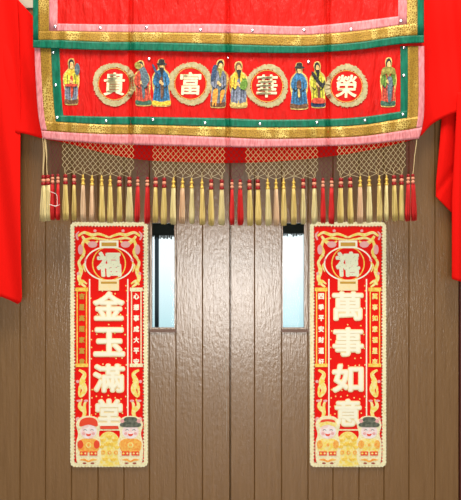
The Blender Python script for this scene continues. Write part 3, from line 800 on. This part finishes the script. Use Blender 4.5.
    # side columns of seven small characters
    for k, (xa, xb, txt, mt) in enumerate(((76.6, 87, left7, 'p_dim' if hat_l == 'p_hatred' else 'p_white'), (131.0, 141.6, right7, 'p_white' if hat_l == 'p_hatred' else 'p_yellow'))):
        bm = bmesh.new()
        ring(bm, Tm(rect(xa, 289, xb, 366.5)), Tm(rect(xa+1.1, 291.5, xb-1.1, 364)), flat, 0, 0.0014)
        prism(bm, Tm(rect(xa-1.2, 287.6, xb+1.2, 291.2)), flat, 0.0005, 0.0014); prism(bm, Tm(rect(xa-1.2, 363.6, xb+1.2, 367)), flat, 0.0005, 0.0014)
        col = build('side_column', bm, M['p_gold' if (k == 0 or hat_l != 'p_hatred') else 'p_cream'], root)
        for q_, ch in enumerate(txt):
            cyy = 296.3 + 10.9*q_; cxx = (xa + xb)/2; bm = bmesh.new()
            glyph(bm, ch, X_(cxx-2.9), cyy-3.1, X_(cxx+2.9), cyy+3.1, flat, 0, 0.34, 0.0012, nd=6); build('small_character', bm, M[mt], col)
    # dragons below the columns
    sp('dragon_scroll', [stroke([(79, 370), (84.5, 374), (82, 382), (84.5, 390), (80.5, 396), (78.5, 391)], 2.0, 1.2, 6.4), stroke([(85.5, 381), (80, 387), (79.5, 394)], .8, 1.2, 3),
                         stroke([(82, 399), (79.5, 406), (84.5, 412), (82, 420)], 1.4, 2.4, 5.0), stroke([(87, 400), (84.5, 405), (86, 413)], 1.2, 1.2, 3)], M['p_yellow'])
    sp('cloud_scroll', [ell(77.6, 381.5, 1.6, 1.6, 12), ell(79, 400.8, 2.6, 1.2, 12), ell(86, 400.8, 2.2, 1.2, 12), ell(78, 419.5, 2.2, 2.6, 12)], M['p_pink'], 0.0006, 0.0010)
    # four big characters
    for ch, (x0, y0, x1, y1) in zip(big, ((92.6, 291, 125, 321), (93, 327, 125.4, 357), (92.6, 363.5, 125.2, 393), (95, 398.5, 123, 427))):
        bm = bmesh.new(); glyph(bm, ch, X_(x0), y0, X_(x1), y1, flat, 0.0004, 1.7, 0.0016, nd=12); c = build('character', bm, M['p_halo'], root)
        bm = bmesh.new(); glyph(bm, ch, X_(x0)+1.1, y0+1.1, X_(x1)-1.1, y1-1.1, flat, 0.0030, 0.65, 0.0012); build('foil_inlay', bm, M['p_white'], c)
    # bottom: gold ingot heap between two smiling children
    bm = bmesh.new(); prism(bm, Tm(rect(97.5, 429.2, 121, 430.6)), flat, 0.0005, 0.0012); build('platform_line', bm, M['p_cream'], root)
    bm = bmesh.new()
    prism(bm, Tm(spline([(97.5, 465), (98, 452), (98.5, 440), (103, 433.5), (109, 431.5), (115, 433.5), (119.5, 440), (120, 452), (120.5, 465)], 5)), flat, 0.0002, 0.0024)
    ing = build('gold_heap', bm, M['p_yellow'], root)
    for x, y in ((103, 440), (109, 436.5), (115, 440), (101.5, 446.5), (106.5, 444), (112, 444), (117, 447), (105, 459), (113, 459.5)):
        bm = bmesh.new(); prism(bm, Tm(spline([(x-3, y-1.4), (x-1.2, y-.6), (x, y-1.6), (x+1.2, y-.6), (x+3, y-1.4), (x+1.7, y+1.6), (x-1.7, y+1.6)], 3)), flat, 0.0024 + .0001*(x % 3), 0.0016); build('ingot', bm, M['p_gold'], ing)
    for x in (103, 109.5, 116):
        bm = bmesh.new(); ring(bm, Tm(ell(x, 452.6, 2.0, 2.2, 20)), Tm(ell(x, 452.6, .9, 1.0, 20)), flat, 0.0032, 0.0012)
        build('coin', bm, M['p_orange'], ing)
    if hat_l == 'p_hatred':
        bm = bmesh.new(); prism(bm, Tm(spline([(101, 428.6), (102, 424.6), (109, 423.6), (116, 424.6), (117.4, 428.6)], 4)), flat, 0.0020, 0.0012); build('red_cushion', bm, M['p_hatred'], root)
    for side, cx0 in ((0, 88.5), (1, 130.5)):
        f2 = lambda pts: Tm([(cx0 + x, y) for x, y in pts])
        boy = side == 1
        bm = bmesh.new()
        prism(bm, f2(spline([(-8, 417.5), (0, 415.8), (8, 417.5), (12.5, 424), (10.5, 434), (12.5, 444), (11, 463.5), (0, 465), (-11, 463.5), (-12.5, 444), (-10.5, 434), (-12.5, 424)], 5)), flat, 0.0010, 0.0020)
        ch = build('child_figure', bm, M['p_cream'], root)
        def cpt(nm, sh, m, off, th=0.0010):
            for i, s in enumerate(sh):
                bm = bmesh.new(); prism(bm, f2(s), flat, off + 0.00009*i, th); build(nm, bm, M[m], ch)
        cpt('face', [ell(0, 431.5, 8.3, 7.2, 24)], 'p_skin', 0.0030, 0.0016)
        cpt('cheek', [ell(-4.8, 433.6, 1.7, 1.4, 12), ell(4.8, 433.6, 1.7, 1.4, 12)], 'p_pink', 0.0046, 0.0005)
        cpt('eye', [stroke([(-5, 430.4), (-3.4, 429.4), (-1.8, 430.4)], .5, .5), stroke([(1.8, 430.4), (3.4, 429.4), (5, 430.4)], .5, .5)], 'p_dark', 0.0046, 0.0006)
        cpt('mouth', [spline([(-2.6, 433.6), (0, 434.2), (2.6, 433.6), (1.4, 435.9), (-1.4, 435.9)], 4)], 'p_hatred', 0.0046, 0.0007)
        if boy:
            cpt('hat', [spline([(-10.5, 424), (-5, 422), (5, 422), (10.5, 424), (8, 427), (-8, 427)], 4), spline([(-6, 421.5), (-5, 417.5), (5, 417.5), (6, 421.5)], 4)], 'p_dark', 0.0042, 0.0016)
            cpt('hat_flower', [ell(-8.2, 421, 2.0, 2.0, 12), ell(8.2, 421, 2.0, 2.0, 12)], 'p_pink', 0.0046, 0.0016)
        else:
            if hat_l == 'p_hatred':
                cpt('hat', [spline([(-8.6, 426.5), (-8, 420.5), (-3, 417.8), (4, 417.8), (8.4, 420.8), (8.6, 426.5), (0, 424.6)], 4)], 'p_hatred', 0.0042, 0.0016)
            else:
                cpt('hat', [spline([(-7.4, 422.5), (-5, 419.6), (5, 419.6), (7.4, 422.5), (0, 421.4)], 4)], 'p_hatred', 0.0050, 0.0012)
                cpt('hat_brim', [spline([(-8.6, 427), (-8.2, 422), (0, 420.8), (8.2, 422), (8.6, 427), (0, 424.8)], 4)], 'p_yellow', 0.0042, 0.0012)
            cpt('hat_knot', [ell(-9.6, 426.4, 1.8, 2.2, 12), ell(9.6, 426.4, 1.8, 2.2, 12)], 'p_cream', 0.0046, 0.0010)
        cpt('robe', [spline([(-6, 439), (6, 439), (10.4, 443), (9.4, 451), (0, 452.5), (-9.4, 451), (-10.4, 443)], 4)], 'p_orange' if hat_l == 'p_hatred' else 'p_yellow', 0.0030, 0.0012)
        cpt('sleeve', [ell(-8.2, 444.5, 3.0, 4.2, 16), ell(8.2, 444.5, 3.0, 4.2, 16)], 'p_hatred' if (hat_l == 'p_hatred' and not boy) else 'p_orange', 0.0042, 0.0010)
        cpt('medallion', [ell(0, 445, 2.9, 2.9, 18)], 'p_yellow', 0.0044, 0.0012)
        cpt('medallion_ring', [ell(0, 445, 1.6, 1.6, 14)], 'p_orange', 0.0056, 0.0006)
        cpt('belt', [rect(-8.8, 451.4, -1, 455.6), rect(1, 451.4, 8.8, 455.6)], 'p_hatred', 0.0042, 0.0008)
        cpt('belt_pattern', [ell(x, 453.4, 1.1, 1.0, 10) for x in (-7, -3.2, 3.2, 7)], 'p_yellow', 0.0050, 0.0006)
        cpt('skirt_trim', [spline([(-9, 460), (-4, 458.6), (0, 460.6), (4, 458.6), (9, 460), (4, 461), (0, 462.2), (-4, 461)], 4)], 'p_orange', 0.0030, 0.0010)
        cpt('shoe', [ell(-4, 463.2, 2.0, .8, 12), ell(4, 463.2, 2.0, .8, 12)], 'p_maroon', 0.0034, 0.0010)
    return root
couplet(0, 1.0, '福', '金玉滿堂', '吉星高照家富貴', '心想事成大平安', 'p_hatred',
        'red couplet scroll left of the door gap, a child in red hat at its foot')
couplet(239.0, 0.985, '禧', '萬事如意', '四季平安財運好', '萬事如意福星來', 'p_yellow',
        'red couplet scroll right of the door gap, a child in yellow-brimmed hat at its foot')
